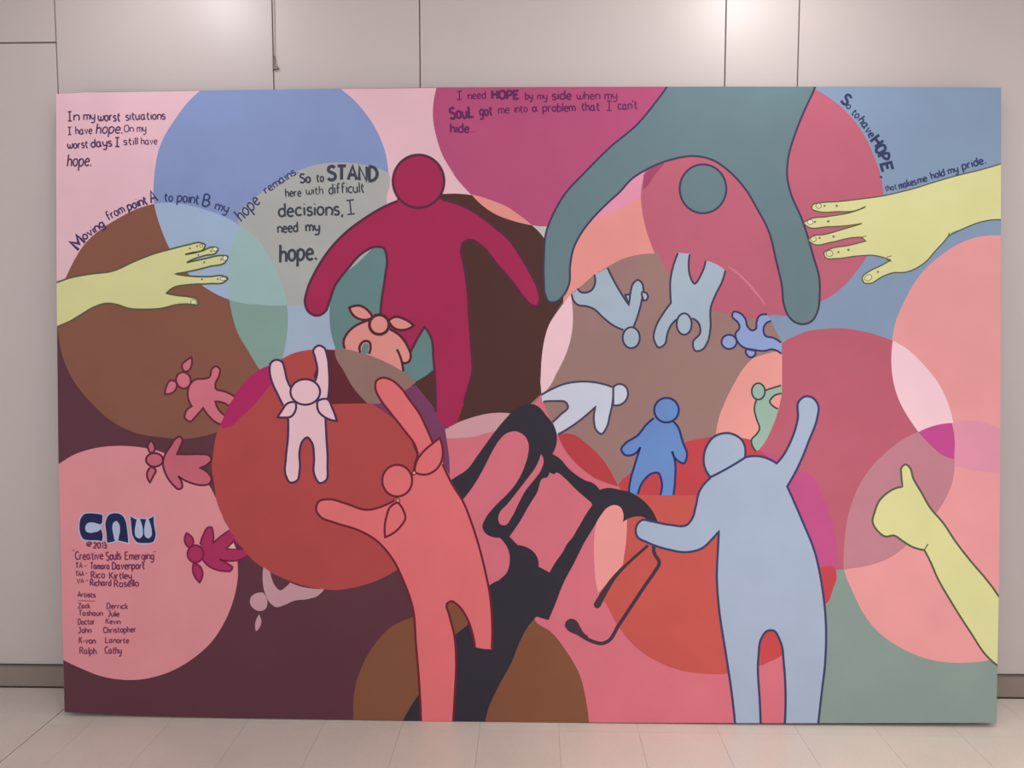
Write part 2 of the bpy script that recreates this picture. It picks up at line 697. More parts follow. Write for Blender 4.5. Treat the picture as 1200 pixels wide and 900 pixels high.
# right upper area: arch interior, rose circle, brown-grey circle
patch('painted_field', '@2,0 380,980* 600,780* 860,700* 1060,780* @2,1 1000,300* 700,320* 600,600* 240,520* 250,250*', (221, 144, 138), 'peach painted field under the teal arch')
patch('painted_lens', '#650,170 330,660* 250,600* 500,300* 800,200* 800,250* 782,262* 778,390 757,440* 757,470* 660,510 560,570 440,620', (218, 142, 168), 'pink painted patch under the teal arch')
patch('painted_circle', '@3,0 225,420* 330,490 400,560 460,650 500,740 530,830 540,900 @3,1 541,60 530,120 505,200 470,290 420,365 360,435 300,485 245,515 160,560 80,580 0,583 @2,1 1180,620* 1050,620 900,590 760,520 690,400 668,285* 630,180 610,90 605,0 @2,0 612,850 640,760* 900,690* @3,0 0,400*', ROSE,
      'rose painted circle behind the teal figure')
patch('painted_lens', '#650,170 780,262* 780,395* 830,340 880,265 960,175* 960,150* 880,180*', (156, 68, 100), 'dark rose painted sliver under the teal arch')
patch('painted_circle', '@2,1 275,478* 330,435 390,385 450,350 520,313 600,293 680,288* 735,385* 800,455 870,510 950,557* 1050,580 1130,592 1195,586* @3,1 15,610 40,655 65,705* 40,800* 100,900* @3,2 100,100* @2,2 1000,420* 820,420* 560,560* 495,472* 430,360 350,280 290,238 225,240* 205,200 140,120* 80,100* @2,1 180,905* 225,820 262,735 283,640 285,560', BG,
      'grey brown painted circle with the small falling figures')
patch('painted_line', '@2,1 1010,352* 1050,380 1100,428 1145,480 1185,530* 1188,527* 1150,472 1105,420 1055,374 1014,348*', (200, 120, 135))
patch('painted_lens', '@2,1 275,480* 240,525 210,565 175,620 155,680 140,770 133,900 #560,440 548,0 555,120 560,168* 620,110 680,0* @2,1 225,820 262,735 283,640 285,560', (230, 192, 200),
      'pale pink painted sliver left of the grey brown circle')
patch('painted_lens', '#560,440 557,168* 535,205 480,255* 540,290 600,350 645,405* 610,320 575,235*', PK, 'small pink painted sliver above the black shape')
# right side circles
patch('painted_circle', '@3,1 578,760 582,690 595,620 640,510 720,380 820,290 900,240 1000,208 1090,203* 1250,200* @3,3 1250,340* 1090,380* 1035,395 920,407 820,403 720,380 620,335 520,265 450,180 400,80 365,0 @3,2 355,865* 340,500* 560,100*', (220, 149, 150),
      'salmon pink painted circle at the right edge')
patch('painted_circle', '#820,340 720,468* 790,425 860,392 930,365 1000,350 1100,341 @3,1 330,638 430,650 510,670 585,697* 578,790 590,900 @3,2 618,85 660,160 705,225* 640,330 520,430 430,540 390,640 380,760 370,869* 250,875* 200,700* -200,400* @2,2 1140,300* 1140,265* #820,430 500,745* 560,680 620,570 670,440 700,340 722,230*', (177, 90, 108),
      'deep rose painted circle behind the raised blue arm')
patch('painted_lens', '@3,2 60,400* 150,405 200,430 250,515 298,640 322,760 320,868* 200,870* 100,600*', (182, 78, 130), 'magenta painted patch beside the blue figure')
patch('painted_lens', '#820,430 500,744* 545,735 620,760 700,800 720,850* 560,830* 400,800* 440,760*', (184, 78, 128), 'magenta painted patch at the blue shoulder')
patch('painted_circle', '@3,2 705,225* 640,255 560,315 480,395 420,490 380,600 360,720 355,868* 450,855 560,820 640,765 720,690 800,590 850,500 872,420 875,350 868,270 862,184* 780,195', (181, 123, 135),
      'mauve painted circle behind the thumb-up hand')
patch('painted_lens', '@3,2 705,225* 780,195 862,183* 875,260 873,352* 820,335 760,285', (184, 70, 136), 'vivid magenta painted overlap above the thumb')
patch('painted_lens', '@3,1 585,697* 650,735 730,810 800,900 @3,2 840,80 868,182* 780,195 705,225* 660,160 618,85 590,0 @3,1 578,790', (232, 194, 204),
      'pale pink painted overlap at the right')
patch('painted_lens', '@3,2 868,180* 950,172 1040,190 1090,215* 1250,230* 1250,420* 1085,415* 1000,410 880,385* 875,350 876,260', (212, 140, 162),
      'orchid pink painted band at the right edge')

# lower right red circles
patch('painted_circle', '@2,2 495,472* 545,425 620,370* 820,270 880,256 940,247* 1060,255* 1090,262* 1200,340* 1200,520* @2,2 600,530* 520,512*', (184, 66, 72),
      'red painted patch behind the small blue figure')
patch('painted_circle', '@2,2 590,518* 700,522 850,520* 1300,520* 1300,870* @3,3 320,0 300,60 265,135 200,220 100,330 60,375 0,405 @2,3 1005,458 900,458 800,445 700,410 600,350 500,240 440,130 #640,660 460,260* 560,150* 675,10* #660,560 530,720 548,560 560,380* 500,200*', (189, 84, 78),
      'brick red painted circle at the lower right')
patch('painted_lens', '@3,2 230,868* 315,868 @3,3 322,0 305,60 272,130 240,140* 230,0*', (184, 66, 74))
patch('painted_lens', '@3,3 -30,420* 0,405 60,375* 90,360* 60,200* -60,200*', (190, 70, 74))
patch('painted_lens', '#660,560 450,200* 320,330 285,430 272,540 270,650 276,800 #640,660 430,120 460,262* 560,150 675,10* #660,560 530,720 552,560 560,370* 560,200*', (228, 150, 148),
      'peach painted lens under the dark arch')
patch('painted_lens', '#560,440 700,515* 735,600 790,690 860,770 940,840 1020,900 #660,560 270,0* 380,45 475,75* @2,2 495,472* 465,415 430,360 350,280 290,238 225,235*', (178, 62, 68),
      'dark red painted lens beside the black shape')
patch('painted_lens', '@3,1 66,900* 66,760* 60,745* @2,1 1170,765 1130,780 1090,820 1040,900 @2,2 1000,80 970,160 955,240* 1000,235* 1140,265* #820,430 500,745* 560,680 620,570 670,440 700,340 722,230*', (222, 150, 143),
      'peach painted circle behind the green figure')
patch('painted_lens', '#820,430 380,625* 450,640* 440,700* 500,745* 400,800*', (184, 66, 76))

# lower middle brown circle
patch('painted_circle', '@1,3 450,760* 456,675 458,560 490,440 550,330 620,250 730,195* 800,120* 1000,100* 1300,150* @2,3 110,210 180,260 260,360 320,470 345,570 362,690 370,760*', (126, 80, 57),
      'brown painted circle cut by the bottom edge')
patch('painted_lens', '#480,440 310,465* 500,385 620,350 740,330 885,333* 950,400* 760,485* 680,505 580,535 450,548 325,552*', (200, 152, 158), 'dusty pink painted sliver under the dark brown circle')

# overlaps around the red circle
patch('painted_lens', '@1,1 540,268* 480,330 410,390 370,450 347,530 345,600 352,660 375,740 400,800* 600,920* 720,905* 745,890* 790,865 835,830* 880,700* 700,200*', (97, 129, 130),
      'teal painted lens behind the small peach girl')
patch('painted_circle', '$ 253.5,510 250,530 248.3,548 251,567 255,591 261,605 269,620 277,632 291,651 308,665 323,673.5 340,681 357,686.5 379,690.5 397,691.3 417,688 440,681 455,674 480,655 505,600 505,560 487,530 475,500 455,482 435,472 @1,1 480,820* 380,745 330,738 280,738 240,741 170,758 120,783 60,812 #240,390 560,290 475,327 380,400 280,520 200,660 140,800', RED,
      'large red painted circle on the left')
patch('painted_lens', '#240,390 135,810* 160,745 200,660 280,520 380,400 475,327 560,290 600,285* 610,420* 520,530 460,605 400,670 280,770 165,848*', (170, 36, 94),
      'crimson painted overlap at the edge of the red circle')
patch('painted_lens', '@1,1 320,738* 375,740* 450,850* 560,960* @1,2 545,90* 450,92 350,95* 300,60* @1,1 270,860*', (95, 36, 46), 'dark maroon painted patch right of the raised hands')
patch('painted_lens', '@1,2 540,90* 570,60* 640,40* 700,25* #480,440 0,100* 55,85* 130,180 220,290 295,420 330,590 350,760 352,880* 300,780* 200,600* @1,2 730,230* 655,168*', (116, 58, 94),
      'purple painted patch behind the coral arm')
patch('painted_lens', '#370,340 165,515* 260,520 390,548 520,590 650,650 770,718 880,812* 830,850 780,885* 700,960* 550,1000* #400,430 230,320* 170,260 90,160 40,70 0,0 #370,340 200,640', (140, 110, 102),
      'grey brown painted overlap above the coral arm')

# ------------------------------------------------------------------ painted figures
OD = (62, 56, 84)
# pale mauve figure
figure('pale mauve painted figure peeking from under the red circle', (190, 146, 155), None, 1,
       ['#270,640 290,185* 350,225* 365,290 400,360 440,390 480,365 525,320* 600,350 700,370 825,378* 760,440 680,465 560,480 480,515 400,535 350,500 300,400 283,280',
        '#270,640 290,410* 240,410 180,450 175,510 250,570 310,550 325,500', '#270,640 252,600* 272,670 225,750* 218,680'])
# small pink girls at left
figure('small pink painted girl on the brown circle', (203, 112, 127), (96, 34, 52), 2.3,
       ['#150,410 600,258 660,255 715,240 740,165 770,145 805,165 800,230 768,300 772,342 850,365 940,412* 880,492* 830,462 768,455* 800,530 850,580* 815,652* 770,635 710,580 660,510* 600,580 545,630 500,600 505,550 560,495* 530,430 530,340 560,285'],
       [('#150,410 940,412 850,365 772,342 768,300 800,230 805,165 770,145 740,165 715,240 660,255 600,258 560,285 530,340 530,430 560,495* 505,550 500,600 545,630 600,580 660,510* 710,580 770,635 815,655', False),
        ('#150,410 885,492 830,462 768,455* 800,530 850,575', False)],
       heads=['#150,410 O 487,268,64,72,-15'], tails=['#150,410 495,190* 475,130 510,95 558,65* 560,130 530,185', '#150,410 420,280* 370,270 338,320 325,390* 400,370 430,320'])
patch('painted_lens', '#150,410 811,660* 850,572 885,495 945,412* 1000,430* 950,640 840,690*', (170, 36, 94))
figure('small dusky pink painted girl lying below the brown circle', (190, 98, 115), (92, 30, 52), 2.3,
       ['#160,500 245,260 300,170 350,100 380,88 402,110 385,170 355,242* 450,243 560,242 640,255 658,290 630,325 555,362* 640,420 660,460 640,500 580,515 480,495 365,435* 400,500 400,535 370,550 330,520 250,400 232,330'],
       heads=['#160,500 O 158,292,74,60'], tails=['#160,500 125,120* 160,180 155,215 130,232 100,190', '#160,500 130,350* 170,390 150,430 118,492* 92,410'])
figure('small crimson painted girl beside the credits', (165, 46, 92), (118, 28, 68), 2.2,
       ['#180,590 410,360 440,270 480,210 510,210 522,250 520,352* 590,290 670,235* 740,330* 850,450* 780,485 700,505 580,490* 660,535 693,560 680,590 620,595 530,575 460,530 430,490'],
       [('#180,590 410,360 440,270 480,210 510,210 522,250 520,352* 590,290 670,235', False),
        ('#180,590 830,455 780,485 700,505 580,490* 660,535 693,560 680,590 620,595 530,575 460,530 430,490', False),
        ('#180,590 640,400* 700,330* 785,402*', True)],
       heads=['#180,590 O 368,443,70,76'], tails=['#180,590 290,260* 350,330 345,365 310,385 275,340', '#180,590 350,530* 400,545 430,600 405,695* 345,590'])
patch('painted_lens', '#180,590 655,393* 702,345* 725,397*', (214, 180, 178))
patch('painted_lens', '#180,590 702,345* 728,397* 770,398*', (88, 40, 60))
# redraw the piece of the red circle that covers the girl's feet
patch('painted_lens', '$ 261,605 269,620 277,632 284,642 291,651 300,659.5 308,665* 330,640* 300,600*', RED)

# white pink girl
figure('pale pink painted girl with raised arms on the red circle', (226, 187, 197), (66, 44, 78), 2.6,
       ['#240,390 690,640 640,540 590,430 570,320 580,265 630,237 678,255 702,320 722,410 755,480* 900,400* 975,425* 990,330 970,220 955,150 1000,112 1045,128 1075,200 1090,320 1095,420 1080,590* @1,2 325,160* 330,250 335,380 325,455 300,465 275,430 272,340 262,275 240,250 220,265 205,310 205,400 190,455 160,462 140,430 140,350 150,250 150,155*'],
       [('#240,390 690,640 640,540 590,430 570,320 580,265 630,237 678,255 702,320 722,410 755,480', False),
        ('#240,390 970,425 990,330 970,220 955,150 1000,112 1045,128 1075,200 1090,320 1095,420 1080,590', False),
        ('@1,2 325,150 330,250 335,380 325,455 300,465 275,430 272,340 262,275 240,250 220,265 205,310 205,400 190,455 160,462 140,430 140,350 150,250 150,150', False)],
       heads=['#240,390 O 883,520,130,112'],
       tails=['#240,390 640,742* 680,680 720,625 797,608* 798,680 755,738 700,745', '#240,390 990,600* 1080,585 1120,660 1160,775* 1060,745 1000,690'])
# crimson figure
figure('tall crimson painted figure with spread arms', (158, 38, 80), (84, 40, 62), 3.0,
       ['@1,1 665,20* 655,45 590,75 500,130 410,200 330,290 280,370 240,460 230,520 245,560 285,580 325,560 345,510 370,440 430,360 500,285 560,257 600,264 612,300 605,400 590,500 583,570* 590,640* 690,770* 725,745* 790,632* 820,680 832,780 840,900 @1,2 842,130 885,212* 940,185* 975,90 1000,0 @1,1 1012,860 1010,740 1000,600 990,440 975,340 962,270 975,235 1005,225 1060,255 1130,340 1200,420 @2,1 60,500 90,530 115,535 130,510 120,450 80,370 40,300 0,240 @1,1 1100,150 1000,80 870,35*'],
       [('@1,1 665,42 590,75 500,130 410,200 330,290 280,370 240,460 230,520 245,560 285,580 325,560 345,510 370,440 430,360 500,285 560,257 600,264 612,300 605,400 590,500 583,575', False),
        ('@1,1 722,755 755,690 790,632* 820,680 832,780 840,900 @1,2 842,130', False),
        ('@1,2 975,90 1000,0 @1,1 1012,860 1010,740 1000,600 990,440 975,340 962,270 975,235 1005,225 1060,255 1130,340 1200,420 @2,1 60,500 90,530 115,535 130,510 120,450 80,370 40,300 0,240 @1,1 1100,150 1000,80 870,35', False)],
       heads=['$ O 490.5,212.5,30,31'])
patch('painted_lens', '@1,2 842,100* 885,212* 905,205* 880,190* 850,130*', (116, 58, 94))
# small peach girl
figure('small peach painted girl with two hair tufts at the crimson hip', (214, 141, 134), (80, 34, 46), 2.9,
       ['#370,340 255,517* 245,450 270,390 340,320 420,280 470,262* 560,300* 650,345* 740,400 810,500 835,570 825,620 790,642 765,640* 772,718* 650,650 520,590 390,548'],
       [('#370,340 257,515 245,450 270,390 340,320 420,280 475,260', False), ('#370,340 650,345 740,400 810,500 835,570 825,620 790,642 765,636', False),
        ('#370,340 713,520 745,590 762,655 771,715', False), ('#370,340 392,550 388,490 430,447 472,458 482,500 468,560', False)],
       tails=['#370,340 295,155* 400,140 460,180 502,240* 430,262 340,230', '#370,340 640,270* 700,235 780,255 860,310* 780,350 700,340'],
       heads=['#370,340 O 558,303,86,86'], hw=3.6)
patch('painted_lens', '#370,340 408,555* 405,500 432,465 462,475 465,510 455,562*', (97, 129, 130))

# teal figure at the top
figure('large teal painted figure reaching down from the top edge', (99, 123, 130), OD, 2.4,
       ['@2,0 800,250* 725,408 665,490 590,580 460,690 330,820 255,900 @2,1 200,90 160,190 150,300 150,420 155,480 175,515 205,515 245,480 268,430 272,350 290,260 320,200 390,110 450,50 505,0 @2,0 560,840 640,790 740,750 860,732 940,750 1020,805 1100,895 @2,1 1150,80 @3,1 0,175 40,330 65,440 75,530 95,580 130,612 165,620 205,605 235,550 242,480 240,400 215,310 160,130 105,0 @3,0 90,830 95,740 130,620 170,520 220,410 260,250*'],
       heads=['$ O 823.8,221.3,27.3,28.6'])

# falling figures
LBF = (159, 176, 192)
figure('small upside-down grey blue painted figure below the teal hand', LBF, OD, 2.3,
       ['#660,280 385,258* 480,430 580,580* 590,480 620,385 655,360 690,385 705,440 690,540 660,660 615,778* 530,800 440,760 350,690 260,610 200,590 130,580 90,540 75,488* 130,440* 150,468 200,473 250,450 280,390 280,310*'],
       [('#660,280 390,255 480,430 578,582* 590,480 620,385 655,360 690,385 705,440 690,540 660,660 615,778', False),
        ('#660,280 530,800 440,760 350,690 260,610 200,590 130,580 90,540 75,488', False),
        ('#660,280 128,435 150,465 200,472 250,450 280,390 272,312', False)],
       heads=['#660,280 O 598,868,75,92'], extra=['#660,280 700,465 735,480 745,510 725,540 705,540*', '#660,280 545,492* 588,488* 583,540* 572,560*'])
figure('upside-down grey blue painted figure with legs to the rose circle', LBF, OD, 2.3,
       ['@2,1 780,285* 755,350 742,420 742,470 745,520* 705,575 675,630 665,690 690,730 715,715 728,665 745,625 790,590* 850,590* 878,625 880,670 848,705 860,745 890,740 918,700 930,640 932,540 955,480 985,420 1000,368* 960,340 908,322* 890,380 855,430 832,385 828,340 833,290*'],
       [('@2,1 778,287 755,350 742,420 742,470 745,520* 705,575 675,630 665,690 690,730 715,715 728,665 745,625 780,592', False),
        ('@2,1 845,592 875,615 882,660 848,705 860,745 890,740 918,700 930,640 932,540 955,480 985,420 1000,368', False),
        ('@2,1 908,322 890,380 855,430 832,385 828,340 833,292', False)],
       heads=['@2,1 O 807,619,35,50'])
figure('small lilac blue painted figure tumbling beside the teal hand', (138, 158, 204), (54, 50, 96), 2.3,
       ['#820,340 592,213* 520,230 500,280 490,345 460,355 420,320 400,250 350,200 295,192 285,230 340,290 350,330 315,380 325,440 380,500 480,525 560,535 640,520 720,562* 720,465* 650,420 575,400 560,340 580,295 628,272*'],
       [('#820,340 592,213 520,230 500,280 490,345 460,355 420,320 400,250 350,200 295,192 285,230 340,290 350,330 315,380 325,440 380,500 480,525 560,535 640,520 718,560', False),
        ('#820,340 714,462 650,420 575,400 560,340 580,295 628,272', False)],
       heads=['#820,340 O 258,455,66,62'], extra=['#820,340 405,518* 415,570 450,592 485,570 490,533*'])
figure('small pale lavender painted figure crawling beside the black shape', (196, 200, 216), (72, 66, 92), 2.5,
       ['#560,440 560,170* 650,120 760,75 880,55 1000,57 1100,75 1190,105* 1185,230 1160,350 1130,460 1085,515 1040,480 1020,400 1035,275* 940,360 820,450 700,520* 690,500* 660,410* 720,350 790,270 775,238 680,225 565,232*'],
       [('#560,440 555,172 650,120 760,75 880,55 1000,57 1100,75 1190,105* 1185,230 1160,350 1130,460 1085,515 1040,480 1020,400 1035,275* 940,360 820,450 705,518', False),
        ('#560,440 655,412 720,350 792,270 775,238 680,225 575,232', False)],
       heads=['#640,440 590,102* 650,75 700,100 720,160 700,220 650,258 590,262*'])
figure('small royal blue painted figure standing on the red patch', (100, 136, 194), (44, 48, 104), 2.6,
       ['@2,2 665,160 630,190 590,240 530,280 512,305 530,333 570,330 602,295* 575,380 555,450 547,520* 590,520* 620,450 655,420 685,417 700,450 695,521* 757,521* 765,440 765,370 752,315* 780,362 805,372 820,340 800,270 770,190 750,175*'],
       [('@2,2 547,520 555,450 575,380 602,295* 570,330 530,333 512,305 530,280 590,240 630,190 665,160', False),
        ('@2,2 590,518 620,450 655,420 685,417 700,450 695,520', False),
        ('@2,2 755,175 770,190 800,270 820,340 805,372 780,362 750,315* 765,370 765,440 757,520', False)],
       heads=['#640,440 O 1058,305,108,108'])
figure('small sage green painted figure left of the raised blue arm', (146, 174, 160), (48, 62, 66), 2.0,
       ['#820,430 500,290 480,370 500,460 525,550 500,590 455,640 465,700 498,744* 545,695 620,565 672,440 688,368* 645,345 615,305 640,265 722,232* 718,160* 640,185 570,205*'],
       [('#820,430 500,285 480,370 500,460 525,550 500,590 455,640 465,700 498,744', False), ('#820,430 572,207 640,185 715,162', False),
        ('#820,430 720,234 640,265 615,305 645,345 688,368', False)],
       heads=['#820,430 O 515,215,58,72'])

# black glossy shape with its openings
blk = patch('painted_shape', '#560,440 275,340* 330,300 380,270 430,257 485,252 540,280 600,350 650,410 690,500 695,570 680,640 655,690* 720,730 800,820 #660,560 155,0 200,25 250,40 320,105* 400,88 500,105 600,130 680,180 770,270 835,400* 760,400* 715,350 650,338 580,355 522,390* 525,300 500,255 450,238 390,260 330,330 270,430 180,580 100,740 #640,660 150,180 80,360 20,500* '
            '@2,3 115,190* 80,230 40,300 0,400 @1,3 1130,530 1090,620 1070,720* 670,720* 720,620 760,560* 850,400* 935,275* 990,230* 1060,100* 1100,40 1150,18* #520,560 490,900 550,840 580,740 570,640 540,580 490,525* 430,520 360,480 340,430 370,350 440,260 560,140 620,70 665,0 #560,440 410,800 440,700 445,600 410,530 330,490 250,510 180,580 120,680 60,800 5,900 #520,560 240,100 160,200* 60,180* 0,0* '
            '#480,440 340,935* 400,895 500,830 600,700 700,560 800,430 885,335*', (48, 44, 54), 'large black painted shape like a twisted frame behind the coral figure')
for sp in ('#520,560 #560,440 555,690* 577,740 560,820 #520,560 800,10 720,110 660,220 600,340 540,415 500,410 480,370 490,310 560,230 640,130 #560,440 440,900 500,820',
           '#520,560 885,0 820,130 740,260 690,350 578,515* 650,590* 720,605 790,650 830,720 835,780* 930,830* 990,730 1040,660 1100,560 #660,560 60,550 130,440 200,320 255,240* 245,215* 100,90 10,0 #560,440 700,855 690,852 680,862 630,850* 595,900'):
    patch('opening', sp, PK, None, blk)
a = Acc()
p0 = parse('#660,560 745,595 600,722 520,797 #640,660 580,150 515,250 450,365', False)
n0 = len(p0)
ws = [3.4 + 5.0 * max(0.0, (i / (n0 - 1) - 0.35) / 0.65) for i in range(n0)]
a.ribbon(p0, ws, nxt(p0), 0, False)
a.dot(p0[-1][0], p0[-1][1], 4.3, nxt(p0[-3:]))
loop = a.build('painted_shape', paint((66, 50, 60)), mural)
loop['label'] = 'dark painted loop below the blue arm'
a = Acc()
p1 = parse('#660,560 795,600 800,660 845,745 800,830 #640,660 880,180 800,300 640,540 535,690 490,705 430,695 340,655 #640,660 300,630', False)
a.ribbon(p1, 4.2, nxt(p1), 0, False)
a.fill(parse('#640,660 360,672* 270,630 190,590 165,550 180,505 225,487 265,505 300,560 330,610 370,640*'), nxt(p1))
a.build('long_side', paint((64, 50, 62)), loop)

# coral figure
figure('large coral painted figure with raised arm and hair tufts', (218, 110, 114), (108, 30, 46), 2.6,
       ['#400,430 690,765 660,720 540,540 430,400 340,280 300,190 310,120 360,95 430,110 520,180 600,290 680,400 750,540 805,670* @1,2 880,380* 920,470 970,550 1010,650 1045,760 1075,880 @1,3 1095,80 1105,180 1105,343* 1060,340 1025,332* 1015,270 985,190 950,140 915,118 895,130 905,180 930,280 938,400 932,550 920,720* 775,720* 765,500 750,320 735,150 690,20 @1,2 640,820 560,730 480,685 370,650 300,620 282,590 295,550 340,540 420,560 520,590 600,570 650,545* 735,470* 739,415* 748,360* 757,320*'],
       [('@1,2 740,410 745,375 757,335 #400,430 660,720 540,540 430,400 340,280 300,190 310,120 360,95 430,110 520,180 600,290 680,400 750,540 805,670', False),
        ('@1,2 875,375 920,470 970,550 1010,650 1045,760 1075,880 @1,3 1095,80 1105,180 1105,340', False),
        ('@1,3 1026,332 1015,270 985,190 950,140 915,118 895,130 905,180 930,280 938,400 932,550 920,740', False),
        ('@1,3 775,740 765,500 750,320 735,150 690,20 @1,2 640,820 560,730 480,685 370,650 300,620 282,590 295,550 340,540 420,560 520,590 600,570 650,545', False)],
       heads=['@1,2 O 662,453,70,74'],
       tails=['#480,440 45,850* 60,760 120,670 200,600 265,550* 290,640 285,740 240,820 150,870 90,868', '@1,2 665,555* 690,590 700,630 680,665 605,718* 612,620 630,575'],
       beads=['@1,2 O 741,417,9,9', '@1,2 O 665,545,9,10'])

# big light blue figure
figure('large light blue painted figure with one raised arm', (159, 174, 197), (56, 60, 96), 2.7,
       ['@2,2 930,440 880,500 860,580 845,630 820,660 740,660 650,643 610,637 582,670 585,712 640,745 730,775 820,788 890,770 940,725 970,690* 965,780 960,900 @2,3 970,150 1000,350 1030,550 1050,740* 1168,740* 1162,600 1155,380 1170,290 1195,258 @3,3 25,255 55,300 75,420 82,540 75,740* 232,740* 250,560 268,400 270,200 255,60 245,0 @3,2 220,790 160,640 90,480* 140,390 190,270 230,160 235,100 210,65 175,58 145,80 140,160 110,260 60,350 40,372* 0,350 @2,2 1150,338 1090,345 1010,395'],
       [('@2,2 930,440 880,500 860,580 845,630 820,660 740,660 650,643 610,637 582,670 585,712 640,745 730,775 820,788 890,770 940,725 970,690* 965,780 960,900 @2,3 970,150 1000,350 1030,550 1050,740', False),
        ('@2,3 1168,740 1162,600 1155,380 1170,290 1195,258 @3,3 25,255 55,300 75,420 82,540 75,740', False),
        ('@3,3 230,740 250,560 268,400 270,200 255,60 245,0 @3,2 220,790 160,640 90,480* 140,390 190,270 230,160 235,100 210,65 175,58 145,80 140,160 110,260 60,350 40,372* 0,350 @2,2 1150,338 1090,345', False)],
       heads=['@2,2 930,437* 903,390 905,310 950,245 1020,231 1075,260 1092,345* 1010,395'])

# ------------------------------------------------------------------ painted hands
HY = (208, 207, 148)
HO = (84, 88, 66)


def hand(label, body, lines, nails, marks, wd=1.9):
    a = Acc()
    bp_ = parse(body)
    a.fill(bp_, nxt(bp_))
    o = a.build('painted_hand', paint(HY), mural)
    o['label'] = label
    h = nxt(bp_)
    for l in lines:
        ol = Acc()
        ol.ribbon(parse(l, False), wd, h, 0, False, True)
        ol.build('outline', paint(HO), o)
    for nsp, c in nails:
        pts = parse(nsp)
        t = Acc()
        t.fill(pts, nxt(pts))
        t.ribbon(pts, 0.7, nxt(pts), 1, True)
        t.build('fingernail', [paint(c), paint(HO)], o)
    hh = nxt(bp_)
    for mpt in marks:
        sc, r = mpt[0], mpt[2]
        q = parse(sc + ' ' + mpt[1])[0]
        t = Acc()
        for ang in (20, 80, 140):
            c_, s_ = math.cos(math.radians(ang)) * r, math.sin(math.radians(ang)) * r
            t.ribbon([(q[0] - c_, q[1] - s_), (q[0] + c_, q[1] + s_)], 0.7, hh + 0.000002 * (ang / 20), 0)
        t.build('knuckle_mark', paint(HO), o)
    return o


hl = '800,268 880,248 940,238 962,248 955,268 900,285 868,293* 950,275 1000,258 1022,265 1015,283 960,298 900,318 875,331* 960,313 1040,298 1068,302 1060,325 980,350 900,370 820,384* 900,395 980,397 1050,395 1068,405 1055,420 980,430 880,435 810,450 780,475* 830,485 890,492 925,505 928,527 880,525 830,528 760,545 680,550 600,545 550,528 500,522 440,540 380,575 330,605'
hand('yellow green painted hand reaching in from the left edge', '@0,1 200,440* 268,423 320,405 420,385 530,370 620,330 720,290 ' + hl + ' 268,632 200,660*',
     ['@0,1 240,430 268,423 320,405 420,385 530,370 620,330 720,290 ' + hl + ' 268,632 230,650'],
     [('@0,1 O 908,516,14,10', (218, 220, 180)), ('@0,1 O 1047,407,15,8', (215, 218, 195)), ('@0,1 O 1055,310,11,11', (222, 218, 190)), ('@0,1 O 1008,268,12,9', (214, 224, 190)), ('@0,1 O 943,252,8,6', (214, 220, 160))],
     [('@0,1', '890,265', 1.1), ('@0,1', '924,254', 1.1), ('@0,1', '930,295', 1.0), ('@0,1', '989,277', 1.1), ('@0,1', '957,330', 1.2), ('@0,1', '1037,316', 1.2), ('@0,1', '947,409', 1.3), ('@0,1', '1021,408', 1.1)], 2.0)
rh = '@3,0 1100,766 1000,795 860,830 760,860 680,885 @3,1 620,0 540,18 440,32 330,45 240,52 210,60 205,78 230,90 330,92 400,90 455,70* 390,95 280,115 190,130 168,145 185,162 280,163 370,158 440,148* 350,175 260,200 205,208 190,225 210,243 300,235 390,215 440,212* 458,230* 380,250 290,268 262,285 270,308 320,312 420,300 500,298 550,310 575,320* 530,345 470,375 442,400 450,425 480,428 530,400 580,380 650,375 730,335 790,270 835,220 848,200'
rt = ' 920,170 1000,140 1060,130 1100,130'
hand('yellow green painted hand reaching in from the right edge', rh + rt + ' 1250,130* 1250,-180*',
     [rh + ' 848,190', '@3,1 848,206' + rt + ' 1150,132', '@3,1 440,78 460,66', '@3,1 440,212 462,205', '@3,1 555,305 580,300', '@3,1 555,318 580,326'],
     [('@3,1 O 237,65,13,12', HY), ('@3,1 O 198,141,13,11', (224, 222, 200)), ('@3,1 O 213,221,13,13', HY), ('@3,1 O 288,288,16,14', HY), ('@3,1 O 470,402,18,13,-30', HY)],
     [('@3,1', '265,65', 1.3), ('@3,1', '322,65', 1.7), ('@3,1', '220,140', 1.3), ('@3,1', '282,138', 1.8), ('@3,1', '242,215', 1.3), ('@3,1', '307,209', 1.6), ('@3,1', '330,282', 1.3), ('@3,1', '377,271', 1.6), ('@3,1', '515,375', 1.3)], 1.5)
th = '@3,2 632,482* 625,430 627,390 645,377 662,388 680,440 720,510 760,580 820,650 880,740 950,830 1010,900 @3,3 1050,50 1085,100'
tb = '@3,3 1090,428 1070,415 1030,380 950,265 870,140 790,0 @3,2 760,830 732,778* 680,765 630,735 590,710 550,715 515,690 490,645 500,600 520,550 560,510 600,488 632,482'
hand('yellow green painted hand with thumb up at the right edge', th + ' 1200,240* 1200,520* ' + tb,
     [th + ' 1130,150', '@3,3 1130,450 ' + tb[5:], '@3,2 732,778 750,750'], [], [], 2.4)

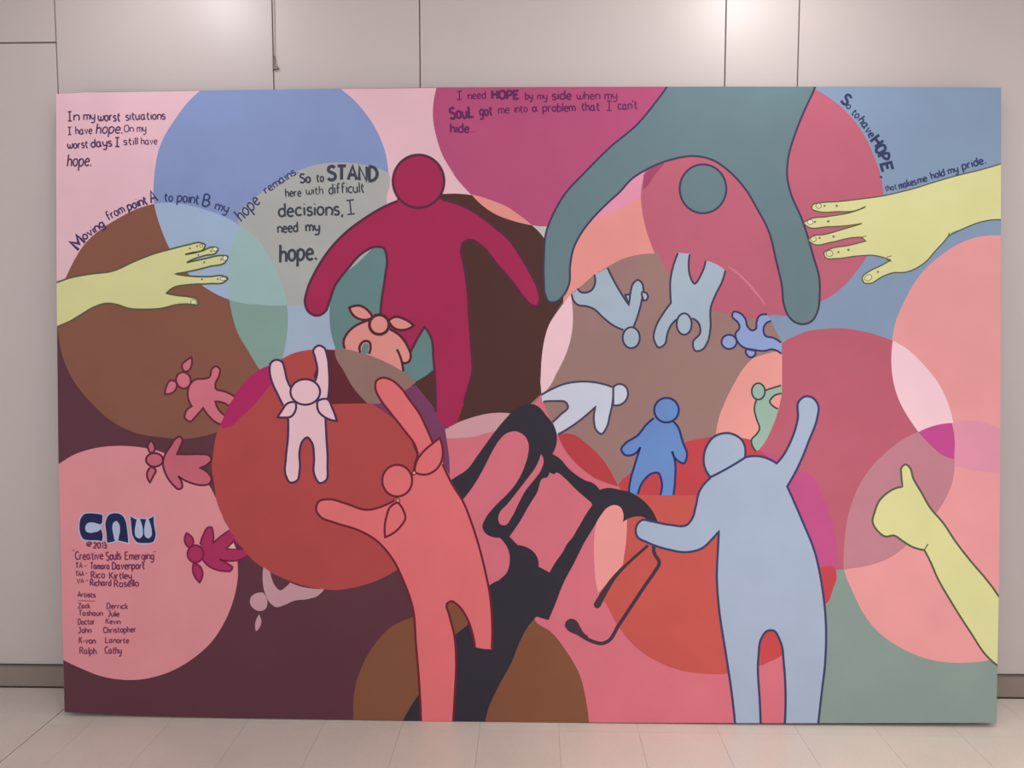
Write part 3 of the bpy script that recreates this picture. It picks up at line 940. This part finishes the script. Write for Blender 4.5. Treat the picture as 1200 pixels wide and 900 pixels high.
# ------------------------------------------------------------------ hand lettering: a stroke font on a grid (baseline 0, x-height 5, cap height 8)
G = {
 'a': '3.5,4.3 2,5 0.5,4.2 0,2.4 0.6,0.4 1.9,0 3.2,1 3.7,2.6 | 3.7,5 3.7,1.2 4.7,0', 'b': '0,8 0.1,0* 1.6,0 3.3,0.8 3.7,2.6 3,4.4 1.6,4.8 0.1,3.6', 'c': '3.5,4 2.2,5 0.7,4.2 0,2.4 0.7,0.6 2.2,0 3.6,0.9',
 'd': '3.6,3.6 2.2,4.9 0.6,4.1 0,2.3 0.6,0.5 2.1,0 3.6,1.3 | 3.8,8 3.7,0', 'e': '0.2,2.5* 3.5,2.8* 3.2,4.3 1.9,5 0.6,4.2 0,2.4 0.7,0.6 2.2,0 3.6,0.8', 'f': '3.2,7.4 2.2,8 1.3,7 1.1,4 1.1,0 | 0,4.6 2.8,4.8',
 'g': '3.5,4.2 2.1,5 0.6,4.1 0,2.5 0.7,0.9 2.1,0.4 3.5,1.5 | 3.7,5 3.7,0 3.2,-2.3 1.6,-3 0.1,-2.2', 'h': '0,8 0.1,0 | 0.1,3.2 1.6,4.8 3,4.4 3.4,3 3.5,0', 'i': '0.3,5 0.3,0 | 0.3,6.8 0.4,7.2', 'j': '1.4,5 1.4,-1.6 0.6,-2.8 -0.4,-2.4 | 1.4,6.8 1.5,7.2',
 'k': '0,8 0,0 | 3,4.8 0.1,2 | 0.9,2.8 3.3,0', 'l': '0.2,8 0.2,0', 'm': '0,5 0.1,0 | 0.1,3.4 1.4,4.9 2.5,4.3 2.7,0 | 2.7,3.4 4,4.9 5.1,4.3 5.4,0', 'n': '0,5 0.1,0 | 0.1,3.2 1.6,4.9 3.1,4.4 3.4,0',
 'o': '1.9,5 0.5,4.2 0,2.5 0.6,0.7 1.9,0 3.3,0.8 3.8,2.5 3.2,4.3 1.8,5', 'p': '0,5 0,-3 | 0.1,3.8 1.7,5 3.3,4.3 3.8,2.5 3.2,0.8 1.7,0 0.1,1', 'q': '3.6,5 3.6,-3', 'r': '0,5 0.1,0 | 0.1,3 1.2,4.6 2.6,4.8',
 's': '3,4.4 1.8,5 0.4,4.4 0.5,3.1 1.7,2.6 2.9,2 3,0.7 1.6,0 0.1,0.6', 't': '1.4,7 1.3,1 1.9,0 2.8,0.4 | 0,4.8 2.8,5', 'u': '0,5 0.1,1.4 1.2,0 2.6,0.4 3.5,1.8 | 3.6,5 3.6,1 3.9,0', 'v': '0,5* 1.8,0* 3.6,5*',
 'w': '0,5 0.5,0.8 1.5,0 2.5,1.2* 2.7,4* 2.7,1.2* 3.8,0 4.9,0.8 5.3,5', 'x': '0,5 3.4,0 | 3.3,5 0,0', 'y': '0,5 0.3,2 1.4,0.8 3,1.6 | 3.6,5 3.5,0 3,-2.2 1.6,-3 0.1,-2.3', 'z': '0,5* 3.3,4.8* 0,0.2* 3.4,0*',
 'A': '0,0* 2.4,8* 4.8,0* | 0.9,2.8 4,2.8', 'B': '0,8 0,0* | 0,8* 2.6,8 3.7,6.2 2.4,4.4 0,4.3* | 2.4,4.3 4.3,2.4 3,0.1 0,0', 'C': '4.3,6.8 2.7,8 0.8,6.8 0,4 0.8,1.2 2.7,0 4.5,1.2', 'D': '0,8 0,0 | -0.3,8* 2.6,7.6 4.4,5.4 4.3,2.4 2.4,0.3 -0.3,0*',
 'E': '4,8* 0,7.8* 0,0* 4.1,0.1* | 0,4.2 3.2,4.3', 'H': '0,8 0,0 | 4.3,8 4.3,0 | 0,4.1 4.3,4.3', 'I': '1.3,8 1.3,0 | 0,7.9 2.6,8 | 0,0 2.6,0.1', 'J': '2.8,8 2.8,1.4 1.6,0 0,0.9 | 0.9,8 4.3,8', 'K': '0,8 0,0 | 4,8 0.1,3.6 | 1.2,4.6 4.3,0',
 'L': '0,8* 0,0* 3.8,0.1*', 'M': '0,0* 0.2,8* 3,2.6* 5.8,8* 6,0*', 'N': '0,0* 0.1,8* 4.2,0* 4.3,8*', 'O': '2.6,8 0.7,6.8 0,4 0.8,1.1 2.6,0 4.6,1.2 5.2,4 4.5,6.9 2.5,8', 'P': '0,8 0,0 | 0,7.9* 2.7,8 4.2,6.2 2.9,4.2 0,3.8*',
 'R': '0,8 0,0 | 0,7.9* 2.7,8 4,6.2 2.7,4.4 0,4.1* | 1.6,4.2 4.3,0', 'S': '3.9,7 2.4,8 0.5,7.2 0.4,5.2 2.2,4.2 3.9,3.2 4,1 2,0 0,1', 'T': '2.4,8 2.4,0 | 0,7.9 4.8,8', 'V': '0,8* 2.4,0* 4.8,8*', 'Z': '0,8* 4.2,7.8* 0,0.2* 4.4,0*',
 '.': '0,0 0.8,0.7', ',': '0.5,0.5 0.4,-0.6 0,-1.4', "'": '0.4,8 0.2,6.3', '-': '0,2.6 2.2,2.7', '"': '0,8 0.2,6.4 | 1.3,8 1.4,6.4', '@': '3.4,3.4 2,3.8 1.5,2.6 2.5,1.9 3.5,3 3.6,4.6 | 4.6,2.2 4.6,5 2.6,6.4 0.6,5 0,2.6 1.4,0.6 4,0.5',
 '0': '2,8 0.4,6.6 0,4 0.5,1.2 2,0 3.6,1.4 4,4 3.4,6.8 2,8', '1': '0.2,6.4 1.6,8* 1.6,0*', '2': '0,6.6 1.7,8 3.4,6.8 3,4.4 0,0* 3.8,0.1*', '3': '0.2,7.4 2,8 3.4,6.6 1.4,4.4* 3.6,2.8 2.6,0.2 0,0.6',
}
GC = {}
for ch, s_ in G.items():
    st = []
    mx = 0
    for part in s_.split('|'):
        raw = []
        for t in part.split():
            cor = t.endswith('*')
            a_, b_ = t.rstrip('*').split(',')
            raw.append((float(a_), float(b_), cor))
            mx = max(mx, float(a_))
        st.append(raw)
    GC[ch] = (st, mx)


def word(text, x0, y0, x1, y1, cap, wt, acc, h, shear=0.0):
    """letters between two baseline ends (pixels), cap height in pixels, stroke weight in pixels"""
    adv = [GC[c][1] + 1.5 if c != ' ' else 2.5 for c in text]
    tot = sum(adv) - 1.5
    L = math.hypot(x1 - x0, y1 - y0)
    ux, uy = (x1 - x0) / L, (y1 - y0) / L
    vx, vy = uy, -ux
    sx = L / tot
    sy = cap / 8
    cur = 0
    for c, ad in zip(text, adv):
        if c != ' ':
            jy = random.uniform(-0.25, 0.25)
            for raw in GC[c][0]:
                q = []
                for a_, b_, cor in raw:
                    a2 = cur + a_ + shear * b_ * (sy / sx) + random.uniform(-.08, .08)
                    b2 = b_ + jy + random.uniform(-.08, .08)
                    q.append((x0 + ux * a2 * sx + vx * b2 * sy, y0 + uy * a2 * sx + vy * b2 * sy, cor))
                pts = smooth(q, False)
                acc.ribbon(pts, wt, h + random.random() * 0.000012, 0, False, False)
        cur += ad


def lettering(label, color, words):
    ext = []
    for q in words:
        t = q[0].lstrip('^').split(',')
        ox, oy, sc = float(t[0]), float(t[1]), 1 / float(t[2])
        ext += [(ox + q[2] * sc, oy + q[3] * sc), (ox + q[4] * sc, oy + q[5] * sc - q[6] * sc)]
    hh = nxt(ext)
    root = None
    accs = []
    for wd_ in words:
        pre, text, x0, y0, x1, y1, cap, wt = wd_[:8]
        sh = wd_[8] if len(wd_) > 8 else 0
        t = pre.lstrip('^').split(',')
        ox, oy, sc = float(t[0]), float(t[1]), 1 / float(t[2])
        a = Acc()
        word(text, ox + x0 * sc, oy + y0 * sc, ox + x1 * sc, oy + y1 * sc, cap * sc, wt * 1.14, a, hh, sh)
        accs.append(a)
    m = paint(color)
    root = bpy.data.objects.new('lettering', None)
    COL.objects.link(root)
    root.parent = mural
    root['label'] = label
    for a in accs:
        a.build('word', m, root)
    return root


z = '^60,110,7.5'
lettering('dark purple hand lettering about worst situations and days', (80, 48, 88), [
    (z, 'In', 148, 238, 243, 236, 82, 1.5), (z, 'my', 287, 228, 382, 226, 74, 1.4), (z, 'worst', 415, 236, 605, 238, 78, 1.5), (z, 'situations', 657, 232, 1000, 222, 72, 1.4),
    (z, 'I', 147, 358, 178, 357, 66, 1.3), (z, 'have', 217, 356, 358, 352, 68, 1.3), (z, 'hope.', 395, 350, 625, 346, 90, 1.5, 0.18), (z, 'On', 642, 334, 720, 335, 62, 1.1), (z, 'my', 757, 333, 832, 330, 66, 1.1),
    (z, 'worst', 147, 480, 322, 474, 68, 1.4), (z, 'days', 352, 468, 530, 460, 72, 1.6), (z, 'I', 562, 462, 600, 462, 80, 1.6), (z, 'still', 637, 450, 758, 446, 62, 1.3), (z, 'have', 793, 445, 930, 442, 62, 1.1),
    (z, 'hope.', 142, 640, 352, 632, 104, 1.6, 0.15)])
z = '^70,220,7.5'
y2 = '^180,180,6.667'
lettering('dark purple lettering curving over the brown circle, from M to the A', (66, 50, 98), [
    (z, 'M', 165, 545, 222, 480, 100, 3.2), (z, 'oving', 222, 462, 395, 335, 72, 1.7), (z, 'from', 432, 288, 572, 212, 78, 1.4), (z, 'point', 606, 200, 772, 140, 78, 1.7), (z, 'A', 803, 132, 862, 112, 100, 1.9)])
lettering('dark blue lettering curving across the big blue circle', (58, 66, 108), [
    (y2, 'to', 85, 370, 147, 374, 68, 1.5), (y2, 'point', 185, 374, 350, 392, 76, 1.7), (y2, 'B', 382, 405, 432, 415, 90, 2.0), (y2, 'my', 478, 432, 575, 462, 72, 1.6),
    (y2, 'hope', 688, 530, 835, 385, 100, 1.7, 0.1), (y2, 'remains.', 880, 312, 1130, 150, 62, 1.5)])
z = '^310,180,6.427'
lettering('charcoal lettering on the grey circle, with STAND in bold', (60, 66, 78), [
    (z, 'So', 270, 222, 345, 218, 66, 2.0), (z, 'to', 392, 212, 445, 212, 62, 1.6), (z, 'STAND', 478, 198, 845, 202, 104, 3.4), (z, 'here', 160, 325, 275, 322, 62, 1.4), (z, 'with', 317, 310, 440, 305, 60, 1.2),
    (z, 'difficult', 487, 303, 750, 290, 74, 1.5), (z, 'decisions,', 108, 472, 585, 462, 98, 2.2), (z, 'I', 622, 457, 680, 453, 106, 1.6), (z, 'need', 102, 595, 250, 586, 74, 1.8), (z, 'my', 312, 583, 413, 582, 72, 2.0),
    (z, 'hope.', 118, 815, 392, 795, 130, 2.8, 0.08)])
z = '^510,95,4.615'
lettering('dark purple lettering at the top of the magenta circle', (96, 40, 86), [
    (z, 'I', 118, 100, 145, 100, 44, 1.4), (z, 'need', 178, 98, 272, 95, 42, 1.3), (z, 'HOPE', 308, 97, 452, 97, 44, 2.6), (z, 'by', 488, 98, 525, 98, 38, 1.4), (z, 'my', 553, 98, 605, 98, 38, 1.3), (z, 'side', 633, 100, 735, 98, 48, 1.8),
    (z, 'when', 768, 98, 888, 98, 44, 1.3), (z, 'my', 918, 98, 982, 96, 44, 1.3),
    (z, 'SouL', 82, 205, 208, 195, 60, 2.6), (z, 'got', 242, 188, 308, 185, 52, 2.0), (z, 'me', 342, 176, 400, 175, 46, 1.2), (z, 'into', 430, 170, 498, 168, 42, 1.2), (z, 'a', 527, 165, 553, 164, 38, 1.8), (z, 'problem', 583, 165, 755, 162, 44, 1.5),
    (z, 'that', 793, 160, 888, 158, 46, 1.5), (z, 'I', 928, 158, 955, 158, 52, 1.4), (z, "can't", 990, 155, 1092, 150, 46, 1.5), (z, 'hide', 84, 280, 182, 278, 50, 1.9), (z, '...', 188, 276, 216, 276, 40, 1.0)])
z = '^970,95,7.5'
lettering('navy lettering running down beside the rose circle', (48, 58, 92), [
    (z, 'S', 112, 182, 150, 215, 92, 2.8), (z, 'o', 158, 228, 182, 250, 60, 1.3), (z, 'to', 205, 288, 252, 332, 66, 1.4), (z, 'have', 268, 345, 370, 500, 70, 1.6), (z, 'H', 376, 530, 414, 580, 96, 3.0), (z, 'O', 412, 598, 440, 645, 92, 3.0), (z, 'P', 442, 662, 462, 712, 94, 3.0), (z, 'E', 466, 738, 482, 800, 92, 3.0), (z, ',', 472, 832, 476, 845, 60, 2.0)])
z = '^1020,170,7.5'
lettering('navy lettering along the top of the right-hand yellow arm', (56, 62, 108), [
    (z, 'that', 135, 405, 232, 388, 50, 1.1), (z, 'makes', 258, 385, 405, 345, 62, 1.5), (z, 'me', 422, 338, 500, 318, 60, 1.5), (z, 'hold', 540, 300, 655, 268, 62, 1.5), (z, 'my', 688, 252, 772, 232, 60, 1.5), (z, 'pride.', 812, 215, 1015, 160, 70, 1.7)])
# credits
z = '^75,590,9'
lettering('small maroon lettering of title, year and names under the logo', (116, 52, 84), [
    (z, '@', 238, 455, 290, 455, 60, 1.3), (z, '2013', 312, 470, 448, 470, 58, 1.6), (z, '"', 92, 560, 108, 560, 70, 0.9), (z, 'Creative', 120, 592, 410, 588, 84, 1.4), (z, 'Souls', 448, 600, 600, 588, 88, 1.5), (z, 'Emerging', 645, 590, 945, 590, 78, 1.4),
    (z, '"', 950, 570, 972, 568, 66, 0.9), (z, 'TA', 122, 680, 192, 680, 54, 1.4), (z, '-', 215, 678, 242, 676, 60, 1.0), (z, 'Tamara', 278, 690, 480, 692, 66, 1.4), (z, 'Davenport', 512, 694, 850, 690, 74, 1.5),
    (z, 'TAA', 125, 765, 208, 762, 48, 1.3), (z, '-', 228, 760, 250, 758, 60, 0.9), (z, 'Rico', 290, 792, 430, 782, 68, 1.4), (z, 'Kirtley', 482, 798, 712, 792, 70, 1.4),
    (z, 'VA', 140, 840, 208, 836, 44, 1.2), (z, '-', 228, 832, 258, 832, 60, 0.9), (z, 'Richard', 278, 868, 495, 868, 66, 1.4), (z, 'Rosello', 532, 882, 788, 872, 72, 1.4)])
z = '^75,685,9.47'
cred = lettering('small maroon lettering of a two-column list of artists', (122, 58, 88), [
    (z, 'Artists', 152, 135, 345, 142, 54, 1.5), (z, 'Zack', 160, 262, 288, 262, 54, 1.3), (z, 'Tashaun', 165, 345, 425, 345, 58, 1.3), (z, 'Doctor', 160, 445, 340, 440, 62, 1.3), (z, 'John', 160, 540, 300, 535, 62, 1.3),
    (z, 'K-von', 168, 650, 345, 655, 66, 1.4), (z, 'Ralph', 175, 768, 358, 772, 72, 1.3), (z, 'Derrick', 478, 268, 708, 270, 62, 1.3), (z, 'Julie', 488, 355, 612, 355, 62, 1.3), (z, 'Kevin', 465, 432, 622, 442, 56, 1.2),
    (z, 'Christopher', 440, 540, 798, 524, 64, 1.3), (z, 'Lanorte', 462, 645, 718, 652, 60, 1.3), (z, 'Cathy', 455, 765, 635, 768, 74, 1.4)])
a = Acc()
a.ribbon(parse('^75,685,9.47 160,178 345,184', False), 0.9, nxt(parse('^75,685,9.47 160,178 345,184', False)))
a.build('underline', paint((122, 58, 88)), cred)

# logo above the credits
NAVY, HALO = (32, 36, 80), (172, 182, 212)
lg = '^75,590,9 '
glyphs = [(lg + '405,120* 340,108 270,103 215,112 178,155 163,230 173,320 205,375 270,388 340,388 400,397* 408,330 388,272* 330,300 330,215 380,225* 405,200*', [lg + '388,224* 350,212 300,200 250,208 224,250 235,295 280,310 330,300 388,272*']),
          (lg + '455,412* 448,320 440,190 475,120 545,102 610,122 648,180 665,270 678,415* 600,397 555,388 510,405', [lg + '550,185 580,215 590,290 580,345 562,395 545,392 520,320 510,240 525,200']),
          (lg + '702,130* 768,168 825,162 885,165 945,132* 952,240 967,330 945,400 850,418 770,408 728,350 710,240', [lg + '768,168* 755,230 747,300 760,350 795,368 825,345 832,280 818,210 800,165*', lg + '868,165* 852,230 846,300 858,350 890,368 920,345 925,280 905,200 890,160*'])]
for gi, (outer, inner) in enumerate(glyphs):
    hp = parse(outer)
    acc = Acc()
    acc.fill(hp, nxt(hp))
    acc.ribbon(hp, 2.6, nxt(hp), 0, True)
    halo = acc.build('logo_letter', paint(HALO), mural)
    halo['label'] = ['rounded letter C of the logo', 'arch-shaped letter N of the logo', 'double-drop letter W of the logo'][gi]
    acc = Acc()
    acc.fill(hp, nxt(hp))
    acc.build('navy_face', paint(NAVY), halo)
    acc = Acc()
    hh = nxt(hp)
    for sp in inner:
        acc.fill(parse(sp), hh)
    acc.build('inner_drop', paint(HALO), halo)

# ------------------------------------------------------------------ thin hanging wire with loop on the wall seam
def tube(name, pts, r, mat, parent, seg=8):
    vs, fs = [], []
    n = len(pts)
    for i, p in enumerate(pts):
        d = (pts[min(i + 1, n - 1)] - pts[max(i - 1, 0)]).normalized()
        ref = Vector((0, 1, 0)) if abs(d.y) < 0.9 else Vector((1, 0, 0))
        u = d.cross(ref).normalized()
        v = d.cross(u)
        for k in range(seg):
            a_ = 2 * math.pi * k / seg
            vs.append(p + u * math.cos(a_) * r + v * math.sin(a_) * r)
    for i in range(n - 1):
        for k in range(seg):
            fs.append((i * seg + k, i * seg + (k + 1) % seg, (i + 1) * seg + (k + 1) % seg, (i + 1) * seg + k))
    fs.append(tuple(range(seg))[::-1])
    fs.append(tuple(range((n - 1) * seg, n * seg)))
    return mesh_obj(name, vs, fs, mat, parent, None, True)


def W(px, py, y=-0.006):
    return hit(px, py, Vector((0, y, 0)), Vector((0, 1, 0)))


hw = bpy.data.objects.new('hanging_wire', None)
hw.location = W(321, 82)
COL.objects.link(hw)
tag(hw, 'thin grey hanging wire with a small metal loop on the wall above the mural', 'wire')
base = Vector(hw.location)
x_top = W(320.6, 2).x
pw = [Vector((x_top, -0.004, ZT - 0.001)), Vector((x_top, -0.004, W(0, 0).z)), W(321.2, 40, -0.005), W(321.4, 66, -0.005)]
tube('cord', [p - base for p in pw], 0.0022, M_cord, hw)
lp = [W(320.8, 66), W(319.9, 71), W(320.2, 77), W(321.6, 80.5), W(322.7, 77), W(322.4, 71), W(321.3, 66.5)]
tube('loop', [p - base for p in lp], 0.0022, M_steel, hw)
tube('clip', [W(320.4, 80.5) - base, W(323, 80.3) - base, W(326, 79.6) - base], 0.006, M_steel, hw)
